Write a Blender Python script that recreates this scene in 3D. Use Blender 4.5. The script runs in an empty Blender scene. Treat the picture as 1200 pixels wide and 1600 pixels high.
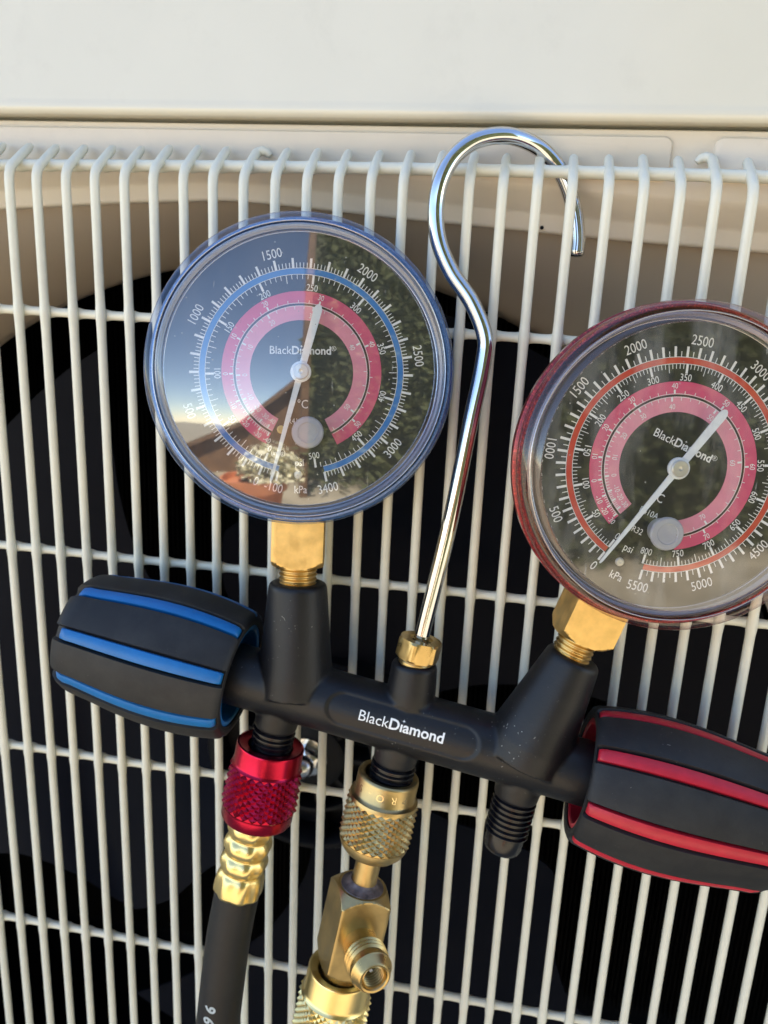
import bpy, bmesh, math, random
from mathutils import Vector, Matrix, noise
random.seed(7)
SC = bpy.context.scene
COL = SC.collection
MM = 0.001
rad, sin, cos, pi = math.radians, math.sin, math.cos, math.pi

# ---------------------------------------------------------------- camera, sky, sun, exposure
cam_d = bpy.data.cameras.new('camera'); cam = bpy.data.objects.new('camera', cam_d); COL.objects.link(cam)
cam_d.sensor_fit = 'HORIZONTAL'; cam_d.sensor_width = 36.0; cam_d.lens = 37.419
cam_d.clip_start = 0.01; cam_d.clip_end = 400.0
R0 = Vector((0.98435304, 0.17027572, 0.0453352)); D0 = Vector((0.08824391, -0.25366909, -0.9632575)); F0 = Vector((-0.15251922, 0.952186, -0.26472574))
m = Matrix((R0, -D0, -F0)).transposed().to_4x4(); m.translation = Vector((35.693, -229.085, 86.550))*MM
cam.matrix_world = m; SC.camera = cam
cam_d.dof.use_dof = True; cam_d.dof.focus_distance = .203; cam_d.dof.aperture_fstop = 27.0

SUN_EL, SUN_ROT = 57.0, -22.0
w = bpy.data.worlds.new('World'); SC.world = w; w.use_nodes = True
nt = w.node_tree; bg = nt.nodes['Background']
sky = nt.nodes.new('ShaderNodeTexSky'); sky.sky_type = 'NISHITA'; sky.sun_disc = False
sky.sun_elevation = rad(SUN_EL); sky.sun_rotation = rad(SUN_ROT); sky.air_density = 1.0; sky.dust_density = 0.0; sky.ozone_density = 2.6; sky.altitude = 2200
wb = nt.nodes.new('ShaderNodeMix'); wb.data_type = 'RGBA'; wb.blend_type = 'MULTIPLY'; wb.inputs[0].default_value = 1.0
wb.inputs[7].default_value = (1.19, 1.05, 0.93, 1)          # the camera's white balance for open shade
nt.links.new(sky.outputs[0], wb.inputs[6]); nt.links.new(wb.outputs[2], bg.inputs[0]); bg.inputs[1].default_value = 0.15
sd = bpy.data.lights.new('sun', 'SUN'); sd.energy = 5.0; sd.angle = rad(.6); sd.color = (1.0, 0.90, 0.76)
so = bpy.data.objects.new('sun', sd); COL.objects.link(so)
sv = Vector((sin(rad(SUN_ROT))*cos(rad(SUN_EL)), cos(rad(SUN_ROT))*cos(rad(SUN_EL)), sin(rad(SUN_EL))))
so.rotation_euler = sv.to_track_quat('Z', 'Y').to_euler(); so.location = sv*3
SC.view_settings.view_transform = 'Standard'; SC.view_settings.look = 'None'
SC.view_settings.exposure = 1.80; SC.view_settings.gamma = 1.0
SC.cycles.use_denoising = True
SC.cycles.max_bounces = 14; SC.cycles.transparent_max_bounces = 16; SC.cycles.transmission_bounces = 12

# ---------------------------------------------------------------- materials
def mat(name, col, rough=0.5, metal=0.0, spec=0.5, noise_amt=0.0, noise_scale=300.0, bump=0.0, bump_scale=900.0, coat=0.0,
        dust=0.0, rough_var=0.0, sheen=0.0, grime=0.0, scuff=0.0):
    M_ = bpy.data.materials.new(name); M_.use_nodes = True
    t = M_.node_tree; n = t.nodes; b = n['Principled BSDF']; L = t.links.new
    b.inputs['Base Color'].default_value = (*col, 1); b.inputs['Roughness'].default_value = rough
    b.inputs['Metallic'].default_value = metal; b.inputs['Specular IOR Level'].default_value = spec
    b.inputs['Coat Weight'].default_value = coat; b.inputs['Coat Roughness'].default_value = 0.06
    tc = n.new('ShaderNodeTexCoord')
    last = None
    if noise_amt or rough_var:
        nz = n.new('ShaderNodeTexNoise'); nz.inputs['Scale'].default_value = noise_scale; nz.inputs['Detail'].default_value = 5
        L(tc.outputs['Object'], nz.inputs['Vector'])
    if noise_amt:
        mr = n.new('ShaderNodeMapRange'); mr.inputs[1].default_value = .3; mr.inputs[2].default_value = .7
        mr.inputs[3].default_value = 1-noise_amt; mr.inputs[4].default_value = 1+noise_amt
        L(nz.outputs['Fac'], mr.inputs[0])
        mx = n.new('ShaderNodeMix'); mx.data_type = 'RGBA'; mx.blend_type = 'MULTIPLY'; mx.inputs[0].default_value = 1
        mx.inputs[6].default_value = (*col, 1); L(mr.outputs[0], mx.inputs[7]); last = mx.outputs[2]
        L(last, b.inputs['Base Color'])
    if rough_var:
        mr2 = n.new('ShaderNodeMapRange'); mr2.inputs[1].default_value = .3; mr2.inputs[2].default_value = .7
        mr2.inputs[3].default_value = max(.02, rough-rough_var); mr2.inputs[4].default_value = min(1, rough+rough_var)
        L(nz.outputs['Fac'], mr2.inputs[0]); L(mr2.outputs[0], b.inputs['Roughness'])
    if dust:                       # specks of pale dust lying on the surface
        vo = n.new('ShaderNodeTexVoronoi'); vo.inputs['Scale'].default_value = 640; vo.inputs['Randomness'].default_value = 1
        n3 = n.new('ShaderNodeTexNoise'); n3.inputs['Scale'].default_value = 160; vm = n.new('ShaderNodeVectorMath'); vm.operation = 'MULTIPLY_ADD'; vm.inputs[1].default_value = (.012, .012, .012)
        L(tc.outputs['Object'], n3.inputs['Vector']); L(n3.outputs['Color'], vm.inputs[0]); L(tc.outputs['Object'], vm.inputs[2]); L(vm.outputs[0], vo.inputs['Vector'])
        n2 = n.new('ShaderNodeTexNoise'); n2.inputs['Scale'].default_value = 45; n2.inputs['Detail'].default_value = 3
        L(tc.outputs['Object'], n2.inputs['Vector'])
        sz = n.new('ShaderNodeMapRange'); sz.inputs[1].default_value = .42; sz.inputs[2].default_value = .80; sz.inputs[3].default_value = .0; sz.inputs[4].default_value = .22*dust
        L(n2.outputs['Fac'], sz.inputs[0])
        lt = n.new('ShaderNodeMath'); lt.operation = 'LESS_THAN'; L(vo.outputs['Distance'], lt.inputs[0]); L(sz.outputs[0], lt.inputs[1])
        rv = n.new('ShaderNodeMath'); rv.operation = 'MULTIPLY'; rv.inputs[1].default_value = .75
        sp = n.new('ShaderNodeSeparateColor'); L(vo.outputs['Color'], sp.inputs[0])
        m2 = n.new('ShaderNodeMath'); m2.operation = 'MULTIPLY'; L(lt.outputs[0], m2.inputs[0]); L(sp.outputs[0], m2.inputs[1])
        L(m2.outputs[0], rv.inputs[0])
        md = n.new('ShaderNodeMix'); md.data_type = 'RGBA'; md.inputs[7].default_value = (.5, .49, .45, 1)
        L(rv.outputs[0], md.inputs[0])
        if last: L(last, md.inputs[6])
        else: md.inputs[6].default_value = (*col, 1)
        last = md.outputs[2]; L(last, b.inputs['Base Color'])
    if scuff:                      # rubbed, dusty patches
        ns = n.new('ShaderNodeTexNoise'); ns.inputs['Scale'].default_value = 38; ns.inputs['Detail'].default_value = 10; ns.inputs['Roughness'].default_value = .72
        L(tc.outputs['Object'], ns.inputs['Vector'])
        ms = n.new('ShaderNodeMapRange'); ms.inputs[1].default_value = .44; ms.inputs[2].default_value = .78; ms.inputs[3].default_value = 0; ms.inputs[4].default_value = scuff
        L(ns.outputs['Fac'], ms.inputs[0])
        mxs = n.new('ShaderNodeMix'); mxs.data_type = 'RGBA'; mxs.inputs[7].default_value = (.060, .058, .053, 1); L(ms.outputs[0], mxs.inputs[0])
        if last: L(last, mxs.inputs[6])
        else: mxs.inputs[6].default_value = (*col, 1)
        last = mxs.outputs[2]; L(last, b.inputs['Base Color'])
    if grime:                      # scattered dark specks and faint brown blotches of dirt
        vo = n.new('ShaderNodeTexVoronoi'); vo.inputs['Scale'].default_value = 150; L(tc.outputs['Object'], vo.inputs['Vector'])
        sp = n.new('ShaderNodeSeparateColor'); L(vo.outputs['Color'], sp.inputs[0])
        th = n.new('ShaderNodeMapRange'); th.inputs[1].default_value = .80; th.inputs[2].default_value = 1; th.inputs[3].default_value = 0; th.inputs[4].default_value = .075
        L(sp.outputs[1], th.inputs[0])
        lt = n.new('ShaderNodeMath'); lt.operation = 'LESS_THAN'; L(vo.outputs['Distance'], lt.inputs[0]); L(th.outputs[0], lt.inputs[1])
        nb2 = n.new('ShaderNodeTexNoise'); nb2.inputs['Scale'].default_value = 55; nb2.inputs['Detail'].default_value = 9; nb2.inputs['Roughness'].default_value = .7
        L(tc.outputs['Object'], nb2.inputs['Vector'])
        bl = n.new('ShaderNodeMapRange'); bl.inputs[1].default_value = .55; bl.inputs[2].default_value = .85; bl.inputs[3].default_value = 0; bl.inputs[4].default_value = .35*grime
        L(nb2.outputs['Fac'], bl.inputs[0])
        ml = n.new('ShaderNodeMath'); ml.operation = 'MULTIPLY'; ml.inputs[1].default_value = .75; L(lt.outputs[0], ml.inputs[0])
        mx2 = n.new('ShaderNodeMath'); mx2.operation = 'MAXIMUM'; L(ml.outputs[0], mx2.inputs[0]); L(bl.outputs[0], mx2.inputs[1])
        mg_ = n.new('ShaderNodeMix'); mg_.data_type = 'RGBA'; mg_.inputs[7].default_value = (.10, .08, .055, 1); L(mx2.outputs[0], mg_.inputs[0])
        if last: L(last, mg_.inputs[6])
        else: mg_.inputs[6].default_value = (*col, 1)
        last = mg_.outputs[2]; L(last, b.inputs['Base Color'])
    if bump:
        nb = n.new('ShaderNodeTexNoise'); nb.inputs['Scale'].default_value = bump_scale; nb.inputs['Detail'].default_value = 4
        L(tc.outputs['Object'], nb.inputs['Vector'])
        bp = n.new('ShaderNodeBump'); bp.inputs['Strength'].default_value = bump; bp.inputs['Distance'].default_value = .0004
        L(nb.outputs['Fac'], bp.inputs['Height']); L(bp.outputs[0], b.inputs['Normal'])
    if sheen:
        b.inputs['Sheen Weight'].default_value = sheen
    return M_

def clear_mat(name, tint, ior=1.5, rough=0.03, smudge_haze=0.0, milk=None):
    """thin clear plastic: see-through, mirror-like at the rate its index of refraction gives"""
    M_ = bpy.data.materials.new(name); M_.use_nodes = True
    t = M_.node_tree; n = t.nodes; L = t.links.new; n.remove(n['Principled BSDF'])
    tr = n.new('ShaderNodeBsdfTransparent'); tr.inputs[0].default_value = (*tint, 1)
    gl = n.new('ShaderNodeBsdfGlossy'); gl.inputs['Roughness'].default_value = rough
    fr = n.new('ShaderNodeFresnel'); ge = n.new('ShaderNodeNewGeometry')       # a thin sheet mirrors alike from both of its faces
    sw = n.new('ShaderNodeMix'); sw.inputs[2].default_value = ior; sw.inputs[3].default_value = 1/ior
    L(ge.outputs['Backfacing'], sw.inputs[0]); L(sw.outputs[0], fr.inputs[0])
    mx = n.new('ShaderNodeMixShader'); L(fr.outputs[0], mx.inputs[0]); L(tr.outputs[0], mx.inputs[1]); L(gl.outputs[0], mx.inputs[2])
    out = n['Material Output']
    if smudge_haze:  # pale smears: smudges, also standing in for streaks of hazy glare
        df = n.new('ShaderNodeBsdfDiffuse'); df.inputs[0].default_value = (.75, .74, .7, 1)
        tc = n.new('ShaderNodeTexCoord'); mp = n.new('ShaderNodeMapping'); mp.inputs['Scale'].default_value = (1, 1, .25); mp.inputs['Rotation'].default_value = (0, .5, .3)
        L(tc.outputs['Object'], mp.inputs[0])
        nz = n.new('ShaderNodeTexNoise'); nz.inputs['Scale'].default_value = 70; nz.inputs['Detail'].default_value = 9; nz.inputs['Roughness'].default_value = .65
        L(mp.outputs[0], nz.inputs['Vector'])
        mr = n.new('ShaderNodeMapRange'); mr.inputs[1].default_value = .46; mr.inputs[2].default_value = .78; mr.inputs[3].default_value = 0; mr.inputs[4].default_value = smudge_haze
        L(nz.outputs['Fac'], mr.inputs[0])
        vo = n.new('ShaderNodeTexVoronoi'); vo.inputs['Scale'].default_value = 300; L(tc.outputs['Object'], vo.inputs['Vector'])
        lt = n.new('ShaderNodeMath'); lt.operation = 'LESS_THAN'; lt.inputs[1].default_value = .055; L(vo.outputs['Distance'], lt.inputs[0])
        ml = n.new('ShaderNodeMath'); ml.operation = 'MULTIPLY'; ml.inputs[1].default_value = .35; L(lt.outputs[0], ml.inputs[0])
        prev = ml                     # hairline scratches in two directions
        for ry, sx in ((.9, 1), (-.5, 1)):
            m3 = n.new('ShaderNodeMapping'); m3.inputs['Rotation'].default_value = (0, ry, 0); m3.inputs['Scale'].default_value = (1, 1, .03); L(tc.outputs['Object'], m3.inputs[0])
            n4 = n.new('ShaderNodeTexNoise'); n4.inputs['Scale'].default_value = 900; n4.inputs['Detail'].default_value = 1; L(m3.outputs[0], n4.inputs['Vector'])
            r4 = n.new('ShaderNodeMapRange'); r4.inputs[1].default_value = .76; r4.inputs[2].default_value = .84; r4.inputs[3].default_value = 0; r4.inputs[4].default_value = .30
            L(n4.outputs['Fac'], r4.inputs[0]); x4 = n.new('ShaderNodeMath'); x4.operation = 'MAXIMUM'; L(prev.outputs[0], x4.inputs[0]); L(r4.outputs[0], x4.inputs[1]); prev = x4
        ad = n.new('ShaderNodeMath'); ad.operation = 'MAXIMUM'; L(mr.outputs[0], ad.inputs[0]); L(prev.outputs[0], ad.inputs[1])
        m2 = n.new('ShaderNodeMixShader'); L(ad.outputs[0], m2.inputs[0]); L(mx.outputs[0], m2.inputs[1]); L(df.outputs[0], m2.inputs[2])
        L(m2.outputs[0], out.inputs[0])
    elif milk:                     # moulded plastic edge: a little of the light is scattered inside it
        df = n.new('ShaderNodeBsdfDiffuse'); df.inputs[0].default_value = (*milk, 1)
        m2 = n.new('ShaderNodeMixShader'); m2.inputs[0].default_value = .012; L(mx.outputs[0], m2.inputs[1]); L(df.outputs[0], m2.inputs[2]); L(m2.outputs[0], out.inputs[0])
    else:
        L(mx.outputs[0], out.inputs[0])
    return M_

def glass_mat(name, tint, rough=.03):
    M_ = bpy.data.materials.new(name); M_.use_nodes = True
    b = M_.node_tree.nodes['Principled BSDF']
    b.inputs['Base Color'].default_value = (*tint, 1); b.inputs['Transmission Weight'].default_value = 1
    b.inputs['Roughness'].default_value = rough; b.inputs['IOR'].default_value = 1.49
    return M_

def sparkle_mat(name, col, flake):
    M_ = mat(name, col, .35, .55, coat=.6)
    t = M_.node_tree; n = t.nodes; L = t.links.new; b = n['Principled BSDF']
    tc = n.new('ShaderNodeTexCoord'); vo = n.new('ShaderNodeTexVoronoi'); vo.inputs['Scale'].default_value = 3500
    L(tc.outputs['Object'], vo.inputs['Vector'])
    sp = n.new('ShaderNodeSeparateColor'); L(vo.outputs['Color'], sp.inputs[0])
    mx = n.new('ShaderNodeMix'); mx.data_type = 'RGBA'; mx.inputs[6].default_value = (*col, 1); mx.inputs[7].default_value = (*flake, 1)
    pw = n.new('ShaderNodeMath'); pw.operation = 'POWER'; pw.inputs[1].default_value = 4; L(sp.outputs[0], pw.inputs[0])
    L(pw.outputs[0], mx.inputs[0]); L(mx.outputs[2], b.inputs['Base Color'])
    return M_

MT = dict(
    lid=mat('lid_paint', (.71, .69, .60), .2, spec=.5, noise_amt=.015, noise_scale=40, bump=.05, bump_scale=700, grime=.25),
    panel=mat('panel_paint', (.76, .68, .56), .38, noise_amt=.03, noise_scale=60, bump=.06, bump_scale=900, grime=.4),
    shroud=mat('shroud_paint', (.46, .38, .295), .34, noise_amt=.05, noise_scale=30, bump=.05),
    wire=mat('ivory_powder_coat', (.765, .75, .63), .32, noise_amt=.035, noise_scale=180, bump=.16, bump_scale=420, grime=.45),
    dark=mat('dark_plastic', (.006, .006, .007), .55, spec=.2, noise_amt=.1),
    blade=mat('fan_plastic', (.0042, .0048, .0085), .5, spec=.07, noise_amt=.1, noise_scale=40),
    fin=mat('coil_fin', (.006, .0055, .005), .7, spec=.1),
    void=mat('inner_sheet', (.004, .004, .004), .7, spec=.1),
    black=mat('black_powder_coat', (.006, .006, .0075), .42, spec=.4, noise_amt=.12, noise_scale=150, bump=.14, bump_scale=1500, dust=.95, scuff=.10),
    thread=mat('black_thread', (.0045, .0045, .007), .25, dust=.7),
    rubber=mat('black_rubber', (.012, .012, .013), .55, spec=.4, noise_amt=.18, noise_scale=120, bump=.1, bump_scale=2500, dust=.5, scuff=.5),
    hose=mat('hose_rubber', (.006, .006, .007), .5, spec=.4, noise_amt=.15, noise_scale=90, bump=.12, bump_scale=2200, scuff=.25),
    blue=mat('blue_plastic', (.005, .145, .42), .42, noise_amt=.06, noise_scale=200, bump=.06, dust=.2),
    red=mat('red_plastic', (.50, .012, .030), .40, noise_amt=.10, noise_scale=260, bump=.06, dust=.2),
    brass=mat('brass', (.58, .41, .17), .33, 1.0, noise_amt=.22, noise_scale=170, rough_var=.10, bump=.05, grime=.8),
    brass_raw=mat('raw_brass', (.82, .56, .21), .46, 1.0, noise_amt=.16, noise_scale=260, rough_var=.08, bump=.12, bump_scale=600),
    brass_dull=mat('satin_brass', (.50, .37, .17), .36, 1.0, noise_amt=.20, noise_scale=130, rough_var=.08, bump=.06, grime=.7),
    gold=mat('gold_plate', (.80, .63, .28), .29, 1.0, noise_amt=.05, noise_scale=120, bump=.06, bump_scale=300),
    solder=mat('solder_flux', (.16, .13, .13), .55, .5, noise_amt=.5, noise_scale=500, bump=.4, bump_scale=500),
    chrome=mat('chrome', (.60, .61, .63), .05, 1.0, noise_amt=.03, noise_scale=200),
    hubm=mat('hub_metal', (.75, .74, .70), .42, .9),
    steel=mat('bright_steel', (.72, .72, .74), .16, 1.0),
    anod=mat('red_anodised', (.42, .010, .040), .22, .9, noise_amt=.06, bump=.04),
    case_blue=sparkle_mat('blue_case_paint', (.07, .17, .40), (.18, .34, .66)),
    case_red=sparkle_mat('red_case_paint', (.20, .007, .012), (.70, .07, .05)),
    dial=mat('dial_black', (.016, .016, .017), .42, noise_amt=.1, noise_scale=500),
    bezel=mat('bezel_grey', (.30, .30, .31), .26, .7),
    white=mat('white_print', (.86, .86, .84), .55),
    pink_d=mat('pink_band', (.68, .085, .19), .5, noise_amt=.04),
    pink_l=mat('pale_pink_band', (.78, .28, .37), .5, noise_amt=.04),
    ring_blue=mat('blue_band', (.035, .21, .56), .5),
    ring_red=mat('red_band', (.60, .055, .03), .5),
    needle=mat('needle_paint', (.78, .82, .84), .4, noise_amt=.06, noise_scale=600),
    plug=None, lens=clear_mat('lens_plastic', (.97, .975, .98), 2.85, .04, .05), lens_r=clear_mat('scuffed_lens_plastic', (.96, .96, .955), 2.3, .055, .27),
    rim=clear_mat('clear_rim_plastic', (.90, .93, .985), 1.7, .035, milk=(.22, .38, .75)), rim_r=clear_mat('clear_rim_plastic_pinkish', (.975, .93, .92), 1.7, .035, milk=(.70, .45, .43)),
    hoseprint=mat('hose_print', (.45, .50, .50), .6, noise_amt=.25, noise_scale=900),
    paving=mat('paving', (.42, .37, .27), .8, noise_amt=.25, noise_scale=3, bump=.3, bump_scale=40),
    leaf=mat('leaf', (.125, .14, .065), .75, spec=.2, noise_amt=.3, noise_scale=4),
    timber=mat('timber', (.20, .115, .06), .7, noise_amt=.3, noise_scale=6),
    pot=mat('terracotta', (.72, .28, .13), .7, noise_amt=.2, noise_scale=12),
    petal=mat('petal', (.90, .86, .64), .6), soil=mat('soil', (.05, .035, .025), .9),
)
mp = mat('frosted_plug', (.62, .62, .68), .35); b = mp.node_tree.nodes['Principled BSDF']
b.inputs['Transmission Weight'].default_value = .35; b.inputs['Subsurface Weight'].default_value = 0
MT['plug'] = mp

# ---------------------------------------------------------------- mesh helpers (all lengths in millimetres)
class MB:
    def __init__(s): s.v = []; s.f = []
    def add(s, vs, fs):
        k = len(s.v); s.v += [tuple(p) for p in vs]; s.f += [tuple(i+k for i in f) for f in fs]; return s
    def quad(s, a, b, c, d): return s.add([a, b, c, d], [(0, 1, 2, 3)])
    def mesh(s, name, org=Vector((0, 0, 0)), ang=35, flat=False):
        me = bpy.data.meshes.new(name)
        me.from_pydata([((x-org[0])*MM, (y-org[1])*MM, (z-org[2])*MM) for x, y, z in s.v], [], s.f)
        bm = bmesh.new(); bm.from_mesh(me); bmesh.ops.recalc_face_normals(bm, faces=bm.faces) if not flat else None
        bm.to_mesh(me); bm.free()
        if not flat:
            me.shade_smooth(); me.set_sharp_from_angle(angle=rad(ang))
        return me

def thing(name, org, label, cat, group=None):
    o = bpy.data.objects.new(name, None); o.empty_display_size = .01; COL.objects.link(o)
    o.location = Vector(org)*MM; o['label'] = label; o['category'] = cat; o['org'] = list(org)
    if group: o['group'] = group
    return o
def root_org(o):
    while o.parent: o = o.parent
    return Vector(o['org']) if 'org' in o else Vector((0, 0, 0))
def part(name, mb, material, parent, label=None, ang=35, flat=False, bevel=0, kind=None):
    org = root_org(parent) if parent else Vector((0, 0, 0))
    me = mb.mesh(name, org, ang, flat) if isinstance(mb, MB) else mb
    me.materials.append(MT[material] if isinstance(material, str) else material)
    o = bpy.data.objects.new(name, me); COL.objects.link(o)
    if parent: o.parent = parent
    if label: o['label'] = label
    if kind: o['kind'] = kind
    if bevel:
        b_ = o.modifiers.new('bevel', 'BEVEL'); b_.width = bevel*MM; b_.segments = 2; b_.limit_method = 'ANGLE'; b_.angle_limit = rad(40)
    return o

class Fr:
    """frame: origin, axis a (z), reference u (x), v (y)"""
    def __init__(s, o, a, ref=None):
        s.o = Vector(o); s.a = Vector(a).normalized()
        ref = Vector(ref) if ref is not None else Vector((1, 0, 0)) if abs(s.a.x) < .9 else Vector((0, 0, 1))
        s.u = (ref - s.a*ref.dot(s.a)).normalized(); s.v = s.a.cross(s.u)
    def __call__(s, x, y, z): return s.o + s.u*x + s.v*y + s.a*z
    def pol(s, r, ang, z): return s.o + (s.u*cos(ang) + s.v*sin(ang))*r + s.a*z

def lathe(fr, prof, n=48, rfun=None, cap0=False, cap1=False, close=False, mb=None):
    mb = mb or MB(); vs = []; fs = []; N = len(prof)
    for r, z in prof:
        for k in range(n):
            a = 2*pi*k/n
            vs.append(fr.pol(rfun(r, z, a) if rfun else r, a, z))
    for i in range(N if close else N-1):
        j = (i+1) % N
        for k in range(n):
            k2 = (k+1) % n
            fs.append((i*n+k, i*n+k2, j*n+k2, j*n+k))
    if cap0: fs.append(tuple(range(n))[::-1])
    if cap1: fs.append(tuple((N-1)*n+k for k in range(n)))
    return mb.add(vs, fs)

def arc(r0, z0, r, a0, a1, k=5):
    return [(r0+r*cos(rad(a0+(a1-a0)*i/k)), z0+r*sin(rad(a0+(a1-a0)*i/k))) for i in range(k+1)]

def catmull(P, k=8):
    P = [Vector(p) for p in P]; Q = [P[0]*2-P[1]] + P + [P[-1]*2-P[-2]]; out = []
    for i in range(1, len(Q)-2):
        for j in range(k):
            t = j/k; a, b, c, d = Q[i-1:i+3]
            out.append(.5*((2*b)+(c-a)*t+(2*a-5*b+4*c-d)*t*t+(3*b-a-3*c+d)*t**3))
    return out+[P[-1]]

def tube(P, r, n=14, caps=True, mb=None, round_end=False):
    mb = mb or MB(); P = [Vector(p) for p in P]; rr = r if callable(r) else (lambda i: r)
    vs = []; fs = []; N = len(P); u = None
    for i, p in enumerate(P):
        t = (P[min(i+1, N-1)]-P[max(i-1, 0)]).normalized()
        if u is None: u = t.orthogonal().normalized()
        u = (u-t*u.dot(t)).normalized(); v = t.cross(u)
        for k in range(n):
            a = 2*pi*k/n; vs.append(p+(u*cos(a)+v*sin(a))*rr(i))
    for i in range(N-1):
        for k in range(n):
            k2 = (k+1) % n; fs.append((i*n+k, i*n+k2, (i+1)*n+k2, (i+1)*n+k))
    if caps:
        fs.append(tuple(range(n))[::-1]); fs.append(tuple((N-1)*n+k for k in range(n)))
    return mb.add(vs, fs)

def box(mb, fr, x0, x1, y0, y1, z0, z1):
    c = [fr(x, y, z) for z in (z0, z1) for x, y in ((x0, y0), (x1, y0), (x1, y1), (x0, y1))]
    return mb.add(c, [(3, 2, 1, 0), (4, 5, 6, 7), (0, 1, 5, 4), (1, 2, 6, 5), (2, 3, 7, 6), (3, 0, 4, 7)])
WF = Fr((0, 0, 0), (0, 0, 1), (1, 0, 0))      # world frame

_tc = {}
def text2d(s, size, bold=0.0, sx=1.0):
    """flat outline of a string, centred on x, baseline y=0; (verts, faces, width)"""
    key = (s, bold)
    if key not in _tc:
        cu = bpy.data.curves.new('t', 'FONT'); cu.body = s; cu.size = 1; cu.offset = bold; cu.resolution_u = 3; cu.fill_mode = 'FRONT'
        o = bpy.data.objects.new('t', cu); COL.objects.link(o)
        dg = bpy.context.evaluated_depsgraph_get(); dg.update()
        me = bpy.data.meshes.new_from_object(o.evaluated_get(dg))
        V = [(q.co.x, q.co.y) for q in me.vertices]; F_ = [tuple(p.vertices) for p in me.polygons]
        bpy.data.objects.remove(o); bpy.data.curves.remove(cu); bpy.data.meshes.remove(me)
        x0 = min(x for x, y in V); x1 = max(x for x, y in V); _tc[key] = (V, F_, x0, x1)
    V, F_, x0, x1 = _tc[key]; mid = (x0+x1)/2
    return [((x-mid)*size*sx, y*size) for x, y in V], F_, (x1-x0)*size*sx
def finer(V, F_, step):
    """cut an outline's faces small enough to lie on a curved surface"""
    bm = bmesh.new(); vs = [bm.verts.new((x, y, 0)) for x, y in V]
    for f in F_:
        try: bm.faces.new([vs[i] for i in f])
        except ValueError: pass
    bmesh.ops.triangulate(bm, faces=bm.faces)
    for _ in range(5):
        es = [e for e in bm.edges if e.calc_length() > step]
        if not es: break
        bmesh.ops.subdivide_edges(bm, edges=es, cuts=1); bmesh.ops.triangulate(bm, faces=bm.faces)
    bm.verts.index_update(); out = [(v.co.x, v.co.y) for v in bm.verts], [tuple(v.index for v in f.verts) for f in bm.faces]
    bm.free(); return out
CAP = 0.70       # cap height of the font relative to its size (approx.)

# ---------------------------------------------------------------- the outdoor unit
UX = Vector((-40, 170, -600))
ac = thing('air_conditioner', UX, 'ivory outdoor air conditioner unit with a wire fan grille behind the gauges', 'air conditioner')
# lid: front flange, a rolled lower lip, the top sheet
mb = MB(); X0, X1 = -500, 430
prof = [(330, 196), (22, 196), (16, 195), (13, 192), (12, 188), (12, 138.2), (11.7, 137.0), (11.3, 135.7), (11.5, 134.7), (12.4, 134.1), (14, 133.9), (24, 133.9), (24, 128)]
vs = []; xs = [X0, -300, -150, -75, 0, 75, 150, 300, X1]
for y, z in prof: vs += [(x, y, z) for x in xs]
k = len(xs)
mb.add(vs, [(i*k+j, i*k+j+1, (i+1)*k+j+1, (i+1)*k+j) for i in range(len(prof)-1) for j in range(k-1)])
part('lid', mb, 'lid', ac, ang=60)
# front panel with the fan opening; the opening's edge is a turned-in strip
FC = Vector((-42, 70, -115))
tops = [(-400, 82), (-300, 94), (-200, 103), (-137, 107.2), (-94, 110.3), (-60, 112), (-41, 111.0), (-4, 108.2), (29.6, 106.2), (61, 104.2), (102, 102.3), (160, 99), (240, 92), (330, 80)]
def ztop(x):
    for (xa, za), (xb, zb) in zip(tops, tops[1:]):
        if xa <= x <= xb: return za+(zb-za)*(x-xa)/(xb-xa)
    return 80.0
def ropen(phi):                 # polar radius of the opening about the fan centre, phi from +X towards +Z
    c, s_ = cos(phi), sin(phi); lo, hi = 50.0, 450.0
    sup = lambda r: (abs(r*c)/335)**5 + (abs(r*s_)/420)**5
    for _ in range(40):
        md = (lo+hi)/2; x = FC.x+md*c; z = FC.z+md*s_
        inside = sup(md) < 1 and (s_ <= 0 or z < ztop(min(max(x, -399), 329)))
        if inside: lo = md
        else: hi = md
    return lo
NP = 288
RO = [ropen(2*pi*k/NP) for k in range(NP)]
def ringpts(off, y, k):
    a = 2*pi*k/NP; r = RO[k]
    p = Vector((FC.x+r*cos(a), y, FC.z+r*sin(a)))
    d = Vector((cos(a), 0, sin(a))) if abs(sin(a)) < .7 else Vector((0, 0, 1 if sin(a) > 0 else -1))
    return p+d*off
def panel_ring(levels):
    mb = MB(); vs = []
    for off, y in levels: vs += [ringpts(off, y, k) for k in range(NP)]
    mb.add(vs, [(i*NP+k, i*NP+(k+1) % NP, (i+1)*NP+(k+1) % NP, (i+1)*NP+k) for i in range(len(levels)-1) for k in range(NP)])
    return mb
lev = [(1.5, 31), (0.3, 29), (0, 25.5), (0.15, 24.2), (.6, 23.7), (1.2, 23.5), (4.6, 22.9), (5.3, 22.6), (5.9, 22.0), (7.0, 20.6), (10.0, 17.6), (11.2, 16.6), (12.4, 16.15), (17.5, 16)]
mb = panel_ring(lev)
base = (len(lev)-1)*NP; rect = []
for k in range(NP):
    a = 2*pi*k/NP; p = ringpts(17.5, 16, k)
    # outer rectangle of the panel
    d = Vector((cos(a), 0, sin(a))); t_ = min((X1-10-FC.x)/d.x if d.x > 1e-6 else 1e9, (X0+10-FC.x)/d.x if d.x < -1e-6 else 1e9, (132.0-FC.z)/d.z if d.z > 1e-6 else 1e9, (-560-FC.z)/d.z if d.z < -1e-6 else 1e9)
    rect.append(Vector((FC.x+d.x*t_, 16, FC.z+d.z*t_)))
k0 = len(mb.v); mb.v += [tuple(p) for p in rect]
mb.f += [(base+k, base+(k+1) % NP, k0+(k+1) % NP, k0+k) for k in range(NP)]
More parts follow.
